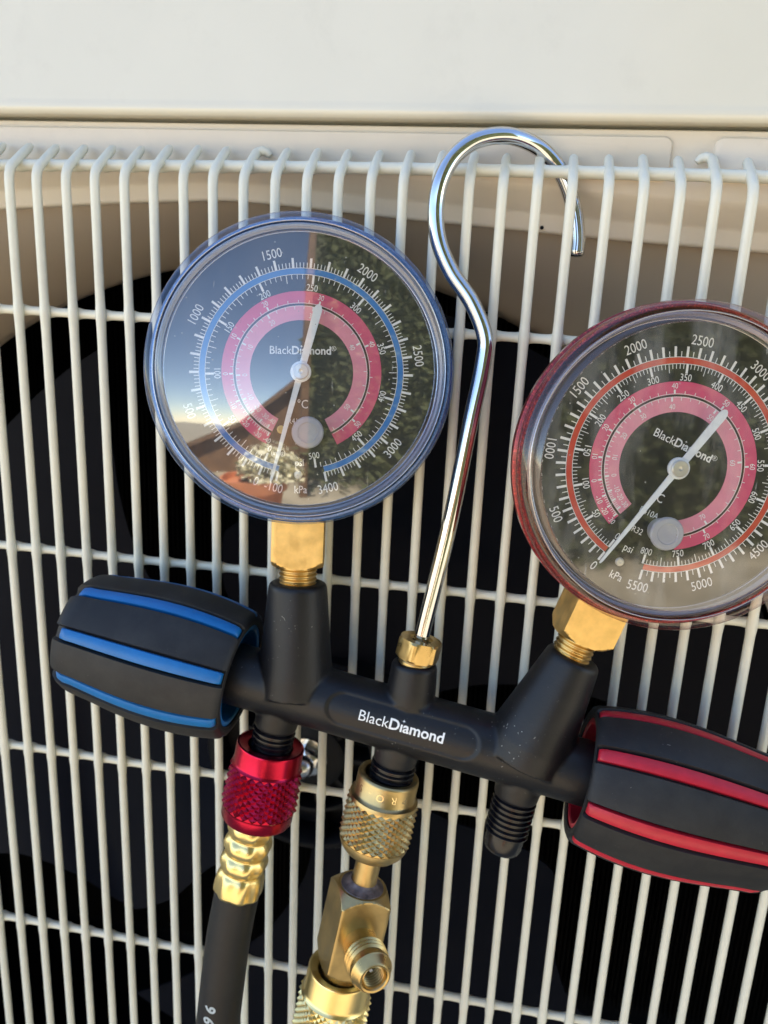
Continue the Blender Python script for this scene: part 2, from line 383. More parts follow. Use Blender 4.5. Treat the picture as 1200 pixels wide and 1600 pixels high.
for dy, dz_ in ((.5, .45), (1.6, .7), (9, .7)):          # its top edge turns back under the lid
    k1 = len(mb.v); mb.v += [(p.x, 16+dy, p.z+(dz_ if p.z > 131.9 else 0)) for p in rect]
    mb.f += [(k1-NP+k, k1-NP+(k+1) % NP, k1+(k+1) % NP, k1+k) for k in range(NP)]
part('front_panel', mb, 'panel', ac, ang=50)
mb = MB()
for x, y, z, r in ((38.2, 23.05, 107.0, .55), (36.4, 22.6, 112.3, .22)):
    lathe(Fr((x, y, z), (0, -1, 0), (1, 0, 0)), [(r, -.1), (r*.9, .05), (.01, .06)], 14, mb=mb)
part('dark_dot', mb, 'dark', ac)  # flat dark discs on the strip; the larger stands in for a small hole
# two raised pads above the grille
for xa, xb in ((-330, 70.8), (81.8, 330)):
    mb = MB(); rc = 2.2; out = []
    for cx, cz, a0 in ((xb-rc, 130.6-rc, 0), (xa+rc, 130.6-rc, 90), (xa+rc, 119.5+rc, 180), (xb-rc, 119.5+rc, 270)):
        out += [(cx+rc*cos(rad(a0+15*i)), cz+rc*sin(rad(a0+15*i))) for i in range(7)]
    n = len(out); mx_, mz_ = (xa+xb)/2, 125
    vs = [(x, 16.2, z) for x, z in out] + [(x, 15.0, z) for x, z in out] + [(x+(.45 if x < mx_ else -.45), 14.6, z+(.45 if z < mz_ else -.45)) for x, z in out]
    mb.add(vs, [(j*n+i, j*n+(i+1) % n, (j+1)*n+(i+1) % n, (j+1)*n+i) for j in range(2) for i in range(n)] + [tuple(2*n+i for i in range(n))])
    part('raised_pad', mb, 'panel', ac, ang=60)
def throat(a):                  # the throat is round above and opens wide below
    k = min(max((.30-sin(a))/.5, 0), 1); return 225+150*k*k*(3-2*k)
# fan shroud: from the opening back to the round throat
mb = MB(); vs = []; S = 14
for j in range(S+1):
    t_ = j/S
    for k in range(NP):
        a = 2*pi*k/NP; p0 = ringpts(1.5, 30.5, k); p1 = Vector((FC.x-18+throat(a)*cos(a), 92, FC.z-13.5+throat(a)*sin(a)))
        e = sin(t_*pi/2)
        p = p0.lerp(p1, t_); q = Vector((p0.x+(p1.x-p0.x)*e, 0, p0.z+(p1.z-p0.z)*e))
        vs.append(Vector((p.x*.35+q.x*.65, 30.5+(92-30.5)*(1-cos(t_*pi/2))*.55+(92-30.5)*t_*.45, p.z*.35+q.z*.65)))
for y, r in ((92.6, .4), (92.9, 1.5)):
    for k in range(NP):
        a = 2*pi*k/NP; q = throat(a)+r; vs.append(Vector((FC.x-18+q*cos(a), y, FC.z-13.5+q*sin(a))))
mb.add(vs, [(i*NP+k, i*NP+(k+1) % NP, (i+1)*NP+(k+1) % NP, (i+1)*NP+k) for i in range(S+2) for k in range(NP)])
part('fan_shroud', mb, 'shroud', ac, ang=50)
# cabinet sides and back, dark inside
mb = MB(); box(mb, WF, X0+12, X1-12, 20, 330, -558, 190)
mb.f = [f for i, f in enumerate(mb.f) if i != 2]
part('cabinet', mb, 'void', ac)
# heat exchanger behind the fan
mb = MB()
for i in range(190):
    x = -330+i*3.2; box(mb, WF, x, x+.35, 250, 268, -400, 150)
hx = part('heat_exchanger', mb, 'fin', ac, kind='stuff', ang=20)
# fan: hub with ribs, three blades, dome nut
HF = Fr((FC.x, 82, FC.z), (0, -1, 0), (1, 0, 0))
mb = lathe(HF, [(48, -22), (48, 4), (46.5, 6), (44, 6.5), (43, 5), (43, -8), (16, -8), (16, 5), (14.5, 6), (7, 6)], 64, cap1=True)
for k in range(9):
    a = 2*pi*k/9; f2 = Fr(HF.o, HF.a, HF.u*cos(a)+HF.v*sin(a)); box(mb, f2, 15, 44, -.9, .9, -8, 4)
lathe(HF, [(27.5, -8), (27.5, 3), (29.3, 3), (29.3, -8)], 64, mb=mb)
fan = part('fan', mb, 'dark', ac)
def interp(T, r):
    for (ra, va), (rb, vb) in zip(T, T[1:]):
        if ra <= r <= rb: return va+(vb-va)*(r-ra)/(rb-ra)
    return T[-1][1] if r > T[-1][0] else T[0][1]
trail = [(46, 236), (68, 231.6), (92, 231), (112, 227), (124, 213.5), (134, 208.5), (146, 204.8), (158, 203.4), (172, 204), (188, 207), (202, 211)]
lead = [(46, 150), (80, 146), (120, 138), (160, 128), (202, 120)]
for kb in range(3):
    mb = MB(); NR, NA = 40, 16; vs = []
    for side in (0, 1):
        for i in range(NR+1):
            r = 47+(201-47)*i/NR; a0, a1 = interp(lead, r), interp(trail, r)
            for j in range(NA+1):
                t_ = j/NA; ang = a0+(a1-a0)*t_; y = 104-38*t_+8*sin(t_*pi)+(1.1 if side else -1.1)*(.3+.7*sin(pi*min(max(t_, .04), .96)))
                a = rad(-ang-120*kb)      # HF.v points down in the picture
                vs.append(Vector((FC.x+r*cos(rad(ang+120*kb)), y-6, FC.z+r*sin(rad(ang+120*kb)))))
    W_ = NA+1; H_ = (NR+1)*W_
    fs = []
    for sd_ in (0, H_):
        fs += [(sd_+i*W_+j, sd_+i*W_+j+1, sd_+(i+1)*W_+j+1, sd_+(i+1)*W_+j) for i in range(NR) for j in range(NA)]
    for i in range(NR):
        for j in (0, NA): fs.append((i*W_+j, (i+1)*W_+j, H_+(i+1)*W_+j, H_+i*W_+j))
    for j in range(NA):
        for i in (0, NR): fs.append((i*W_+j, i*W_+j+1, H_+i*W_+j+1, H_+i*W_+j))
    mb.add(vs, fs); part('fan_blade', mb, 'blade', fan, ang=40)
NF = Fr((FC.x-.6, 72, FC.z+1.2), (0, -1, 0), (1, 0, 0))
hexr = lambda r, z, a: r*(1 if z > 3 or z < -2.5 else 1/cos((a+pi/6) % (pi/3)-pi/6)*.97)
mb = lathe(NF, [(6.6, -2.4), (6.6, 2.6), (6.1, 3.1), (5.2, 3.4)] + arc(0, 4, 5.2, 0, 84, 6), 48, hexr, cap1=True)
lathe(NF, [(9.2, -4), (9.2, -2.8), (6.4, -2.6)], 40, mb=mb)
part('hub_nut', mb, 'steel', fan)

# fan grille: welded, powder coated wires
ROWZ = [76.2+77, 76.2, -1.15, -77.5, -154.2, -231, -308]
PIT = 9.0
mb = MB()
def weld_r(base, pos, centres, amp=.55, wd=1.9):
    d = min(abs(pos-c) for c in centres); return base+amp*math.exp(-(d/wd)**2)
BX = [(i-13)*PIT for i in range(-10, 38)]
xs = []
for bx in BX:
    xs += [bx-4.5, bx-2.6, bx-1.7, bx-.9, bx, bx+.9, bx+1.7, bx+2.6]
def railz(x): return 119.9-.00022*(x-35)**2*1.0 if x < 35 else 119.9-.0003*(x-35)**2
P = [(x, 6.7, 120.0-.00006*(x-45)**2) for x in xs]
tube(P, lambda i: weld_r(1.6, xs[i], BX, .35, 1.5), 14, mb=mb)
grille = part('fan_grille', mb, 'wire', ac)
# one vertical wire, then copies sharing its mesh
def wire_path(curl=0):
    tip = [(0, 12.3, 124.8)] if not curl else [(curl*.5, 11.8, 124.5), (curl*1.5, 12.3, 124.9), (curl*2.8, 12.5, 124.5), (curl*3.8, 12.5, 123.6)]
    P = [(0, 0, z) for z in range(-330, 112, 4)] + [(0, 0, 113.0), (0, .2, 114.9), (0, .9, 116.6), (0, 2.2, 118.0), (0, 5.0, 119.9), (0, 8.4, 122.2), (0, 11.2, 124.1)] + tip
    out = []
    for a, b_ in zip(P, P[1:]):      # finer near the welds
        n_ = 4 if any(abs(a[2]-c) < 6 for c in ROWZ[1:]) else 1
        for j in range(n_): out.append(Vector(a).lerp(Vector(b_), j/n_))
    out.append(Vector(P[-1])); return out
def wire_mesh(curl=0):
    P = wire_path(curl)
    def rr(i):
        z = P[i].z
        r = weld_r(1.4, z, ROWZ[1:], .22, 2.2) if z < 110 else 1.4
        return r if i < len(P)-2 else (1.25 if i == len(P)-2 else .8)
    return tube(P, rr, 12)
wm = wire_mesh().mesh('vertical_wire', UX); wm.materials.append(MT['wire'])
wmc = [wire_mesh(c).mesh('vertical_wire', UX) for c in (1, -1)]
for q in wmc: q.materials.append(MT['wire'])
wr0 = None
for i in range(-10, 38):
    me = wmc[0] if i == 8 else wmc[1] if i == 22 else wm
    o = bpy.data.objects.new('vertical_wire', me); COL.objects.link(o); o.parent = grille
    o.location = Vector(((i-13)*PIT+random.uniform(-.2, .2), random.uniform(-.12, .12), random.uniform(-.35, .35)))*MM
    o.rotation_euler = (0, 0, 0)
for z in ROWZ[1:]:
    mb = MB(); P = [(x, 2.25, z+.12*sin(x*.09)) for x in xs]
    tube(P, lambda i: weld_r(1.35, xs[i], BX, .55, 1.7), 12, mb=mb)
    part('cross_wire', mb, 'wire', grille)

# ---------------------------------------------------------------- the gauge set
B0 = Vector((12.6215, -22.2167, -33.6651)); VS = Vector((0.98796, -0.018854, -0.153557)); VT = Vector((0.15471, 0.120402, 0.980596)); VN = Vector((0, -0.992546, 0.121869))
def G(s, t, h=0): return B0+VS*s+VT*t+VN*h
def gdir(s, t, h=0): return (VS*s+VT*t+VN*h).normalized()
mg = thing('manifold_gauge_set', G(0, 0), 'black two valve manifold with blue and red gauges hung by its chrome hook', 'gauge set')

def threads(fr, z0, z1, r, pitch, depth, n=32, mb=None):
    prof = [(r-depth-.3, z0)]; z = z0
    while z < z1-.01:
        prof += [(r-depth, z+pitch*.12), (r, z+pitch*.42), (r, z+pitch*.62), (r-depth, z+pitch*.95)]; z += pitch
    return lathe(fr, prof, n, mb=mb)

# body: union of tapered tubes, remeshed so the joints get their cast fillets
AL, AR, AC = gdir(-15.4, 86.5), gdir(16.8, 82.6), gdir(-.10, 1)
pL, pR, pC = G(-35.2, 2), G(34.2, 2), G(-.6, 2)
bodymb = MB()
lathe(Fr(G(-58, 0), VS, VN), [(8.6, 0), (9.2, .6), (9.2, 112), (8.6, 112.6)], 64, cap0=True, cap1=True, mb=bodymb)
lathe(Fr(pL, AL, VN), [(11.2, -2), (10.9, 4), (8.5, 29.6), (8.1, 30.6), (7.2, 30.9)], 64, cap0=True, cap1=True, mb=bodymb)
lathe(Fr(pR, AR, VN), [(12.4, -2), (12.0, 4), (7.7, 29.8), (7.2, 30.7), (6.4, 31)], 64, cap0=True, cap1=True, mb=bodymb)
lathe(Fr(pC, AC, VN), [(7.2, -2), (7.1, 8), (6.6, 15.4), (6.1, 16.3), (5, 16.5)], 64, cap0=True, cap1=True, mb=bodymb)
LOW = [(-38.3, -13.6), (-1.3, -13.4), (34.9, -13.4)]
for s_, t_ in LOW:
    lathe(Fr(G(s_, 0), -VT, VN), [(6.9, 2), (6.7, 9), (6.3, 12.6), (5.4, 13.2)], 48, cap0=True, cap1=True, mb=bodymb)
bme = bodymb.mesh('manifold_body', G(0, 0))
bo = bpy.data.objects.new('manifold_body', bme); COL.objects.link(bo)
rm = bo.modifiers.new('r', 'REMESH'); rm.mode = 'VOXEL'; rm.voxel_size = .45*MM
sm = bo.modifiers.new('s', 'SMOOTH'); sm.factor = .5; sm.iterations = 4
dg = bpy.context.evaluated_depsgraph_get(); dg.update()
bm2 = bpy.data.meshes.new_from_object(bo.evaluated_get(dg)); bpy.data.objects.remove(bo)
RC = (-1.2, 2.3, 17.2, 4.9)        # logo recess: centre s, arc centre t, half length of the straight, radius
for v in bm2.vertices:
    p = v.co/MM; s_, t_, h_ = p.dot(VS), p.dot(VT), p.dot(VN)
    if h_ > 2 and abs(s_) < 30 and (t_*t_+h_*h_) < 9.6**2:
        arcl = 9.2*math.atan2(t_, h_); dx = max(abs(s_-RC[0])-RC[2], 0); d = math.hypot(dx, arcl-RC[1])-RC[3]
        k = min(max((.35-d)/.9, 0), 1); k = k*k*(3-2*k)
        lip = .05*math.exp(-((d-.7)/.45)**2)
        f = 1-(.5*k-lip)/9.2; q = VS*s_+(VT*t_+VN*h_)*f; v.co = q*MM
bm2.shade_smooth(); bm2.name = 'manifold_body'
body = part('manifold_body', bm2, 'black', mg)

STAR = lambda r0, r1, n=8: [((r0 if i % 2 else r1*(1 if i % 4 == 0 else .62))*sin(pi*i/n), (r0 if i % 2 else r1*(1 if i % 4 == 0 else .62))*cos(pi*i/n)) for i in range(2*n)]
def logo2d(width, reg=False):
    """word mark: thin first half, bold second half, an asterisk for the dot; returns list of (verts2d, faces)"""
    a, fa, wa = text2d('Black', 1, 0.0, .93); b_, fb, wb = text2d('D\u0131amond', 1, .022, .95)
    gap = .03; tot = wa+gap+wb; k = width/tot; out = []
    out.append(([((x-tot/2+wa/2)*k, y*k) for x, y in a], fa))
    out.append(([((x+tot/2-wb/2)*k, y*k) for x, y in b_], fb))
    ix = -tot/2+wa+gap+wb*.243
    st = STAR(.035, .15); out.append(([((x+ix)*k, (y+.70)*k) for x, y in st]+[(ix*k, .70*k)], [(i, (i+1) % 16, 16) for i in range(16)]))
    if reg:
        r_, fr_, wr_ = text2d('R', .36, .0); cx, cy = tot/2+.24, .52
        out.append(([((x+cx)*k, (y+cy-.125)*k) for x, y in r_], fr_))
        rg = [(cx+rr*cos(2*pi*i/24), cy+rr*sin(2*pi*i/24)) for rr in (.215, .185) for i in range(24)]
        out.append(([(x*k, y*k) for x, y in rg], [(i, (i+1) % 24, 24+(i+1) % 24, 24+i) for i in range(24)]))
    return out
mb = MB()
for V, F_ in logo2d(24.6):
    V, F_ = finer(V, F_, .8); vs = []
    for x, y in V:
        al = (y-.4+1.0)/9.2; q = G(x-1.3, 9.0*sin(al), 9.0*cos(al)); dn = -(VT*sin(al)+VN*cos(al))
        hit, loc, nn, ii = body.ray_cast((q-dn*6-B0)*MM, dn); vs.append(loc/MM+B0-dn*.05)
    mb.add(vs, F_)
part('logo_lettering', mb, 'white', body, flat=True)

# threaded ends of the lower ports (two carry couplings, the right one is capped)
for i, (s_, t_) in enumerate(LOW):
    f_ = Fr(G(s_, t_+.6), -VT, VN)
    mb = threads(f_, 0, 11.5 if i == 2 else 10, 6.35 if i != 1 else 6.6, 1.65, .75)
    if i == 2: lathe(f_, [(5.4, 11), (5.5, 12.5), (5.5, 15.2), (5.0, 16.6), (3.6, 17.4)], 32, cap1=True, mb=mb)
    part('threaded_port', mb, 'thread', body, ang=50)

# hand wheels
def knob(sgn, cs, phase, label):
    """barrel hand wheel: black rubber shell with eight grooves, a coloured rib standing in each"""
    f_ = Fr(G(51.5*sgn if sgn < 0 else 50.4, 0), VS*sgn, VN); Lk = 53.0
    def rb(z):
        u = z/Lk; r = 18.9+2.6*sin(pi*min(u/.86, 1)**.85)
        if z > Lk-7: q = (z-(Lk-7))/7; r -= 3.6*(1-math.sqrt(max(0, 1-q*q)))
        return r
    half_rib, half_slot = rad(5.3), rad(7.0)
    cols = []
    for k in range(8):
        c = phase+k*pi/4
        e = half_slot
        cols += [(c-e-.012, 0, k), (c-e+.018, 1, k), (c, 1, k), (c+e-.018, 1, k), (c+e+.012, 0, k)]
        for j in range(1, 8): cols.append((c+e+.012+(pi/4-2*e-.024)*j/8, 0, k))
    zs = [0, .5, 1.4, 3]+[3+(Lk-10-3)*i/16 for i in range(1, 17)]+[Lk-7+7*x for x in (.2, .4, .6, .75, .88, .96, 1)]
    mb = MB(); vs = []; n = len(cols)
    for iz, z in enumerate(zs):
        inset = .9 if iz == 0 else .25 if iz == 1 else 0
        for a, sl, k in cols:
            c = phase+k*pi/4+pi/8; d = (a-c+pi) % (2*pi)-pi
            flat = (cos(rad(13.9)) / cos(d)-1)*.55 if abs(d) < rad(13.9) else 0      # lobes are flattened between the grooves
            r = rb(z)*(1+flat*.6)-inset
            if sl: r = rb(z)-1.7-inset*.2
            vs.append(f_.pol(r, a, z))
    fs = [(i*n+k, i*n+(k+1) % n, (i+1)*n+(k+1) % n, (i+1)*n+k) for i in range(len(zs)-1) for k in range(n)]
    fs.append(tuple((len(zs)-1)*n+k for k in range(n)))
    mb.add(vs, fs)
    # rubber lip and mouth
    lathe(f_, [(17.2, 3), (17.0, .6), (16.4, .1), (15.6, .1), (15.4, .8), (15.4, 3)], 64, mb=mb)
    lathe(f_, [(18.1, .15), (17.6, -.15), (16.2, -.1), (15.7, .3)], 64, mb=mb)
    o = part('knob', mb, 'rubber', mg, label=label, ang=42)
    mb = lathe(f_, [(15.4, .6), (14.2, .5), (13.9, .9), (13.7, 13), (9.6, 13.5)], 64)
    part('core', mb, cs, o)
    for k in range(8):
        c = phase+k*pi/4; mb = MB(); vs = []; zz = [.7, 1.3, 2.4]+[2.4+(Lk-5.0-2.4)*i/18 for i in range(1, 19)]+[Lk-3.2, Lk-2.6]
        for iz, z in enumerate(zz):
            e = 0 if 2 <= iz <= len(zz)-3 else (.9 if iz in (0, len(zz)-1) else .25)
            for d, dr in ((-1, -2.9), (-1, -.75), (-.88, -.22), (-.5, -.02), (0, 0.04), (.5, -.02), (.88, -.22), (1, -.75), (1, -2.9)):
                vs.append(f_.pol(rb(max(z, 2))+dr*1.0-(e if dr > -2 else 0), c+d*half_rib*(1-.10*e), z))
        n_ = 9; mb.add(vs, [(i*n_+j, i*n_+j+1, (i+1)*n_+j+1, (i+1)*n_+j) for i in range(len(zz)-1) for j in range(n_-1)]+[tuple(range(n_)), tuple((len(zz)-1)*n_+j for j in range(n_))])
        part('rib', mb, cs, o, ang=50)
    return o
knob(-1, 'blue', rad(16), 'blue ribbed black hand wheel')
knob(1, 'red', rad(4), 'red ribbed black hand wheel')
for sgn in (-1, 1):
    part('valve_stem', lathe(Fr(G(50*sgn, 0), VS*sgn, VN), [(9.25, -1), (9.25, 3), (9.0, 8), (8.2, 10), (4, 14), (4, 20)], 48), 'black', mg)

def square_block(fr, half, z0, z1, cham0, cham1, n=96, k0=.95, rot=0, nz=14):
    """square bar turned at its ends: the chamfer cone leaves arcs on the flats"""
    mb = MB(); vs = []; zs = [z0+(z1-z0)*i/nz for i in range(nz+1)]; c = half*1.4142*.985
    def rs(a): return min(half/max(abs(cos(a)), abs(sin(a))), c)
    for z in zs:
        lim = min(c, (half*k0+(z-z0)*1.15 if cham0 else 99), (half*k0+(z1-z)*1.15 if cham1 else 99))
        for k in range(n):
            a = 2*pi*k/n; r = min(rs(a), lim)
            vs.append(fr.pol(r, a+rot, z))
    mb.add(vs, [(i*n+k, i*n+(k+1) % n, (i+1)*n+(k+1) % n, (i+1)*n+k) for i in range(nz) for k in range(n)]+[tuple(range(n))[::-1], tuple(nz*n+k for k in range(n))])
    return mb

# ---- gauges
def gauge(c, port, yaw, pit, R, spec):
    up0 = (c-port).normalized()
    n = (VN*cos(yaw)*cos(pit)+VS*sin(yaw)*cos(pit)+VT*sin(pit)).normalized()
    up = (up0-n*up0.dot(n)).normalized(); rt = up.cross(n)
    rot = rad(spec['rot'])
    up, rt = up*cos(rot)+rt*sin(rot), rt*cos(rot)-up*sin(rot)
    fr = Fr(c, n, rt)        # u = right, v = up, a = towards the viewer
    dz = 8.2
    def D(r, a, z=0): return fr(r*sin(rad(a)), r*cos(rad(a)), dz+z)
    case = part('pressure_gauge', lathe(fr, [(0.1, -14), (33, -14), (36.5, -12.5), (38.2, -9.5), (38.8, -5), (38.8, 4.6), (39.4, 5.2), (R-.15, 5.4), (R+.15, 5.9), (R+.15, 8.2), (R-.5, 8.7), (R-.7, 9), (R-.45, 9.4), (R-.5, 10.6), (R-.9, 11.2), (R-1.5, 11.2), (R-1.9, 10.6), (R-2.2, 9), (38.2, 8.6), (38.1, 6.6), (34, 6.4)], 128), spec['case'], mg, label=spec['label'])
    # inner wall and dial plate
    part('inner_ring', lathe(fr, [(36.6, dz-.4), (36.7, dz+.6), (37.2, dz+2.0), (38.2, dz+2.6), (38.2, dz+4.3), (37.6, dz+4.9)], 128), 'bezel', case)
    rg = lathe(fr, arc(36.75, dz+.9, .2, 0, 360, 8)[:-1], 128, close=True); lathe(fr, arc(38.15, 15.2, .16, 0, 360, 8)[:-1], 128, close=True, mb=rg)
    part('highlight_ring', rg, 'steel', case, ang=80)  # added bright rings, standing in for highlights refracted at the lens edge
    part('dial_plate', lathe(fr, [(37.1, dz-.3), (37.1, dz), (.01, dz)], 128), 'dial', case)
    # clear lens cap: heavy ring, then the domed window
    part('lens_ring', lathe(fr, [(R-.3, 9.1), (R, 9.5), (R+.02, 13.4), (R-.2, 15.2), (R-.8, 16.3), (R-1.6, 16.75), (R-2.7, 16.95), (R-3.1, 16.8), (R-3.4, 16.3), (R-4.0, 16.25), (R-4.4, 16.7), (R-5.3, 16.9), (R-5.6, 16.5), (R-5.4, 15.6), (R-3.9, 14.9), (R-3.0, 13.9), (R-2.6, 12.2), (R-2.5, 9.3)], 160, close=True), spec['rim'], case, ang=50)
    rl = R-5.4; Rc = spec.get('dome', 200.0); prof = []
    for i in range(19):
        r = rl*(1-i/18)+.001; prof.append((r, 16.4+math.sqrt(Rc*Rc-r*r)-math.sqrt(Rc*Rc-rl*rl)))
    part('lens', lathe(fr, prof, 128), spec['lens'], case, ang=60)
    # printed bands
    def band(r0, r1, a0, a1, z, n=120):
        mb = MB(); vs = [D(r, a0+(a1-a0)*i/n, z) for i in range(n+1) for r in (r0, r1)]
        return mb.add(vs, [(2*i, 2*i+1, 2*i+3, 2*i+2) for i in range(n)])
    pa0, pa1 = spec['pink']
    part('temperature_band', band(18.05, 21.5, pa0, pa1, .03), 'pink_d', case, flat=True)
    part('inner_temperature_band', band(13.9, 18.05, pa0, pa1, .03), 'pink_l', case, flat=True)
    part('divider_line', band(17.75, 18.25, pa0, pa1, .05), 'dial', case, flat=True)
    k0, k1, fk = spec['kpa']
    part('pressure_band', band(25.95, 27.4, fk(0) if spec['neg'] is None else fk(spec['neg']), fk(k1), .04), spec['band'], case, flat=True)
    tk = MB()
    def tick(a, r0, r1, wd):
        d = (D(1, a+90)-D(0, 0)); tk.quad(D(r0, a, .06)-d*wd/2, D(r1, a, .06)-d*wd/2, D(r1, a, .06)+d*wd/2, D(r0, a, .06)+d*wd/2)
    for r in (25.85, 27.5):
        tk.v, tk.f, q = tk.v, tk.f, band(r-.07, r+.07, fk(k0), fk(k1), .06); tk.add(q.v, q.f)
    for r in (17.62, 18.4):
        q = band(r-.06, r+.06, pa0+1, pa1-1, .06); tk.add(q.v, q.f)
    v = k0
    while v <= k1+.1:
        if v % 100 == 0: tick(fk(v), 27.5, 30.1, .62)
        else: tick(fk(v), 27.5, 28.9, .20)
        v += spec['kstep']
    p = 0
    fp = lambda p: fk(p*6.8948)
    while p <= spec['psi']:
        if p % 50 == 0: tick(fp(p), 23.5, 25.85, .58)
        elif p % 25 == 0: tick(fp(p), 23.6, 25.85, .17)
        else: tick(fp(p), 24.6, 25.85, .17)
        p += 5
    for tab, sg in ((spec['tout'], 1), (spec['tin'], -1)):
        T = sorted(tab.items()); v = T[0][0]
        while v <= spec['tmax'][0 if sg > 0 else 1]:
            a = None
            for (va, aa), (vb, ab) in zip(T, T[1:]):
                if va <= v <= vb: a = aa+(ab-aa)*(v-va)/(vb-va)
            if a is None: a = T[-1][1]+(T[-1][1]-T[-2][1])/10*(v-T[-1][0])*.93
            if a < pa1-.5:
                rr = (18.4, 19.45 if v % 10 == 0 else 19.15) if sg > 0 else (17.62, 16.5 if v % 10 == 0 else 16.75)
                tick(a, rr[0], rr[1], .46 if v % 10 == 0 else .15)
            v += 2
    part('scale_ticks', tk, 'white', case, flat=True)
    nm = MB()
    def label(s_, a, r, cap, mb=nm, flip=None, bold=0.0, sx=.82):
        size = cap/CAP; V, F_, w_ = text2d(s_, size, bold, sx)
        aa = (a+180) % 360-180
        fl = abs(aa) > 90 if flip is None else flip
        o = D(r, a, .08); out_ = (D(1, a)-D(0, 0)); tg = (D(1, a+90)-D(0, 0))
        if fl: out_, tg = -out_, -tg
        mb.add([o+tg*x+out_*(y-cap/2) for x, y in V], F_)
    for v in spec['klab']: label(str(v), fk(v), 31.9, 2.45)
    if spec['neg'] is not None: label(str(spec['neg']), fk(spec['neg'])+.5, 31.9, 2.45)
    for p in spec['plab']: label(str(p), fp(p), 22.55 if p else 22.3, 1.75)
    part('pressure_numerals', nm, 'white', case, flat=True)
    nm2 = MB()
    for v, a in spec['tout'].items(): label(str(v), a-(1.2 if v < -5 else 0), 20.42, 1.4, nm2)
    for v, a in spec['tin'].items(): label(str(v), a, 15.25, 1.35, nm2)
    part('temperature_numerals', nm2, 'white', case, flat=True)
    wd = MB()
    for V, F_ in logo2d(16.4, True): wd.add([fr(x-.3, y+4.9, dz+.08) for x, y in V], F_)
    def word(s_, x, y, cap, sx=.85):
        V, F_, w_ = text2d(s_, cap/CAP, 0.0, sx); wd.add([fr(x+a, y+b_-cap/2, dz+.08) for a, b_ in V], F_)
    word('\u00b0C', .3, -8.4, 2.3)
    for s_, x, y, cap in spec['words']: word(s_, x, y, cap)
    part('dial_lettering', wd, 'white', case, flat=True)
    # needle, hub, stop
    na = spec['needle']; d = fr(sin(rad(na)), cos(rad(na)), 0)-fr(0, 0, 0); e = fr(cos(rad(na)), -sin(rad(na)), 0)-fr(0, 0, 0)
    outl = [(-30.6, .10), (-29.8, .34), (-18, .55), (-4, .80), (-2.6, .86), (2.4, .92), (16.6, 1.12), (17.5, .92), (18.1, .55), (18.3, .12)]
    pts = [(x, y) for x, y in outl]+[(x, -y) for x, y in outl[::-1]]; mb = MB(); n_ = len(pts)
    mb.add([fr(0, 0, z)+d*x+e*y for z in (11.4, 11.8) for x, y in pts], [tuple(range(n_))[::-1], tuple(n_+i for i in range(n_))]+[(i, (i+1) % n_, n_+(i+1) % n_, n_+i) for i in range(n_)])
    lathe(fr, [(2.75, 11.3), (2.75, 12.0), (2.55, 12.2), (.01, 12.2)], 40, mb=mb)
    part('needle', mb, 'needle', case)
    part('hub_cap', lathe(fr, [(2.1, 12.1), (2.1, 12.9), (1.9, 13.1), (.62, 13.1), (.55, 12.7), (.01, 12.6)], 40), 'hubm', case, ang=18)
    px_, py_ = spec['plug']; pf = Fr(fr(px_, py_, 0), n, rt)
    part('relief_plug', lathe(pf, [(3.2, dz+.1), (3.4, dz+4.4), (4.2, dz+4.7), (4.25, dz+5.3), (3.9, dz+5.8), (2.7, dz+5.95), (2.5, dz+5.75), (.01, dz+5.7)], 48), 'plug', case)
    part('dial_screw', lathe(Fr(fr(-1.0, -27.6, 0), n, rt), [(1.15, dz+.05), (1.15, dz+.4), (.9, dz+.7), (.35, dz+.75), (.3, dz+.45), (.01, dz+.4)], 24), 'hubm', case)
    if spec.get('pin'): part('stop_pin', lathe(Fr(fr(*spec['pin'], 0), n, rt), [(1.1, dz+.05), (1.1, dz+.35), (.75, dz+.4), (.7, dz+.1), (.01, dz+.1)], 24), 'brass', case)
    # square brass stem and its thread
    ln = (c-port).length; sf = Fr(port, up0, n)
    part('stem_nut', square_block(sf, 7.35, 36.2, 50, True, False, k0=1.06, nz=40), 'brass_raw', case, ang=25)
    part('stem_thread', threads(sf, 30.0, 36.6, 5.5, 1.35, .55), 'brass', case, ang=50)
    return fr

gauge(G(-51.3, 91.0), pL, rad(11), rad(4), 40.6, dict(
    rot=-1.8, label='blue low pressure gauge', case='case_blue', rim='rim', lens='lens', pink=(-153.2, 153.5), band='ring_blue', neg=-100, dome=190,
    kpa=(-100, 3400, lambda k: -157+.0953*k), kstep=20, psi=500, klab=[0, 500, 1000, 1500, 2000, 2500, 3000, 3400], plab=[0, 50, 100, 150, 200, 250, 300, 350, 400, 450, 500],
    tout={-40: -153+1.6, -30: -143, -20: -131, -10: -114.4, 0: -91.6, 10: -62.4, 20: -28.4, 30: 14.9, 40: 67.4, 50: 132},
    tin={-40: -148, -30: -139.5, -20: -129, -10: -115, 0: -93, 10: -64.4, 20: -31, 30: 10.5, 40: 63, 50: 126.4}, tmax=(54, 54),
    words=[('R410A', -1.2, -13.0, 1.5), ('R32', -.4, -18.6, 1.4), ('psi', -.6, -24.2, 1.9), ('kPa', -.3, -31.6, 2.1), ('(inHg)', -6.4, -21.6, 1.3)],
    needle=15.6, plug=(1.9, -16.0), pin=(-5.6, -15.3)))
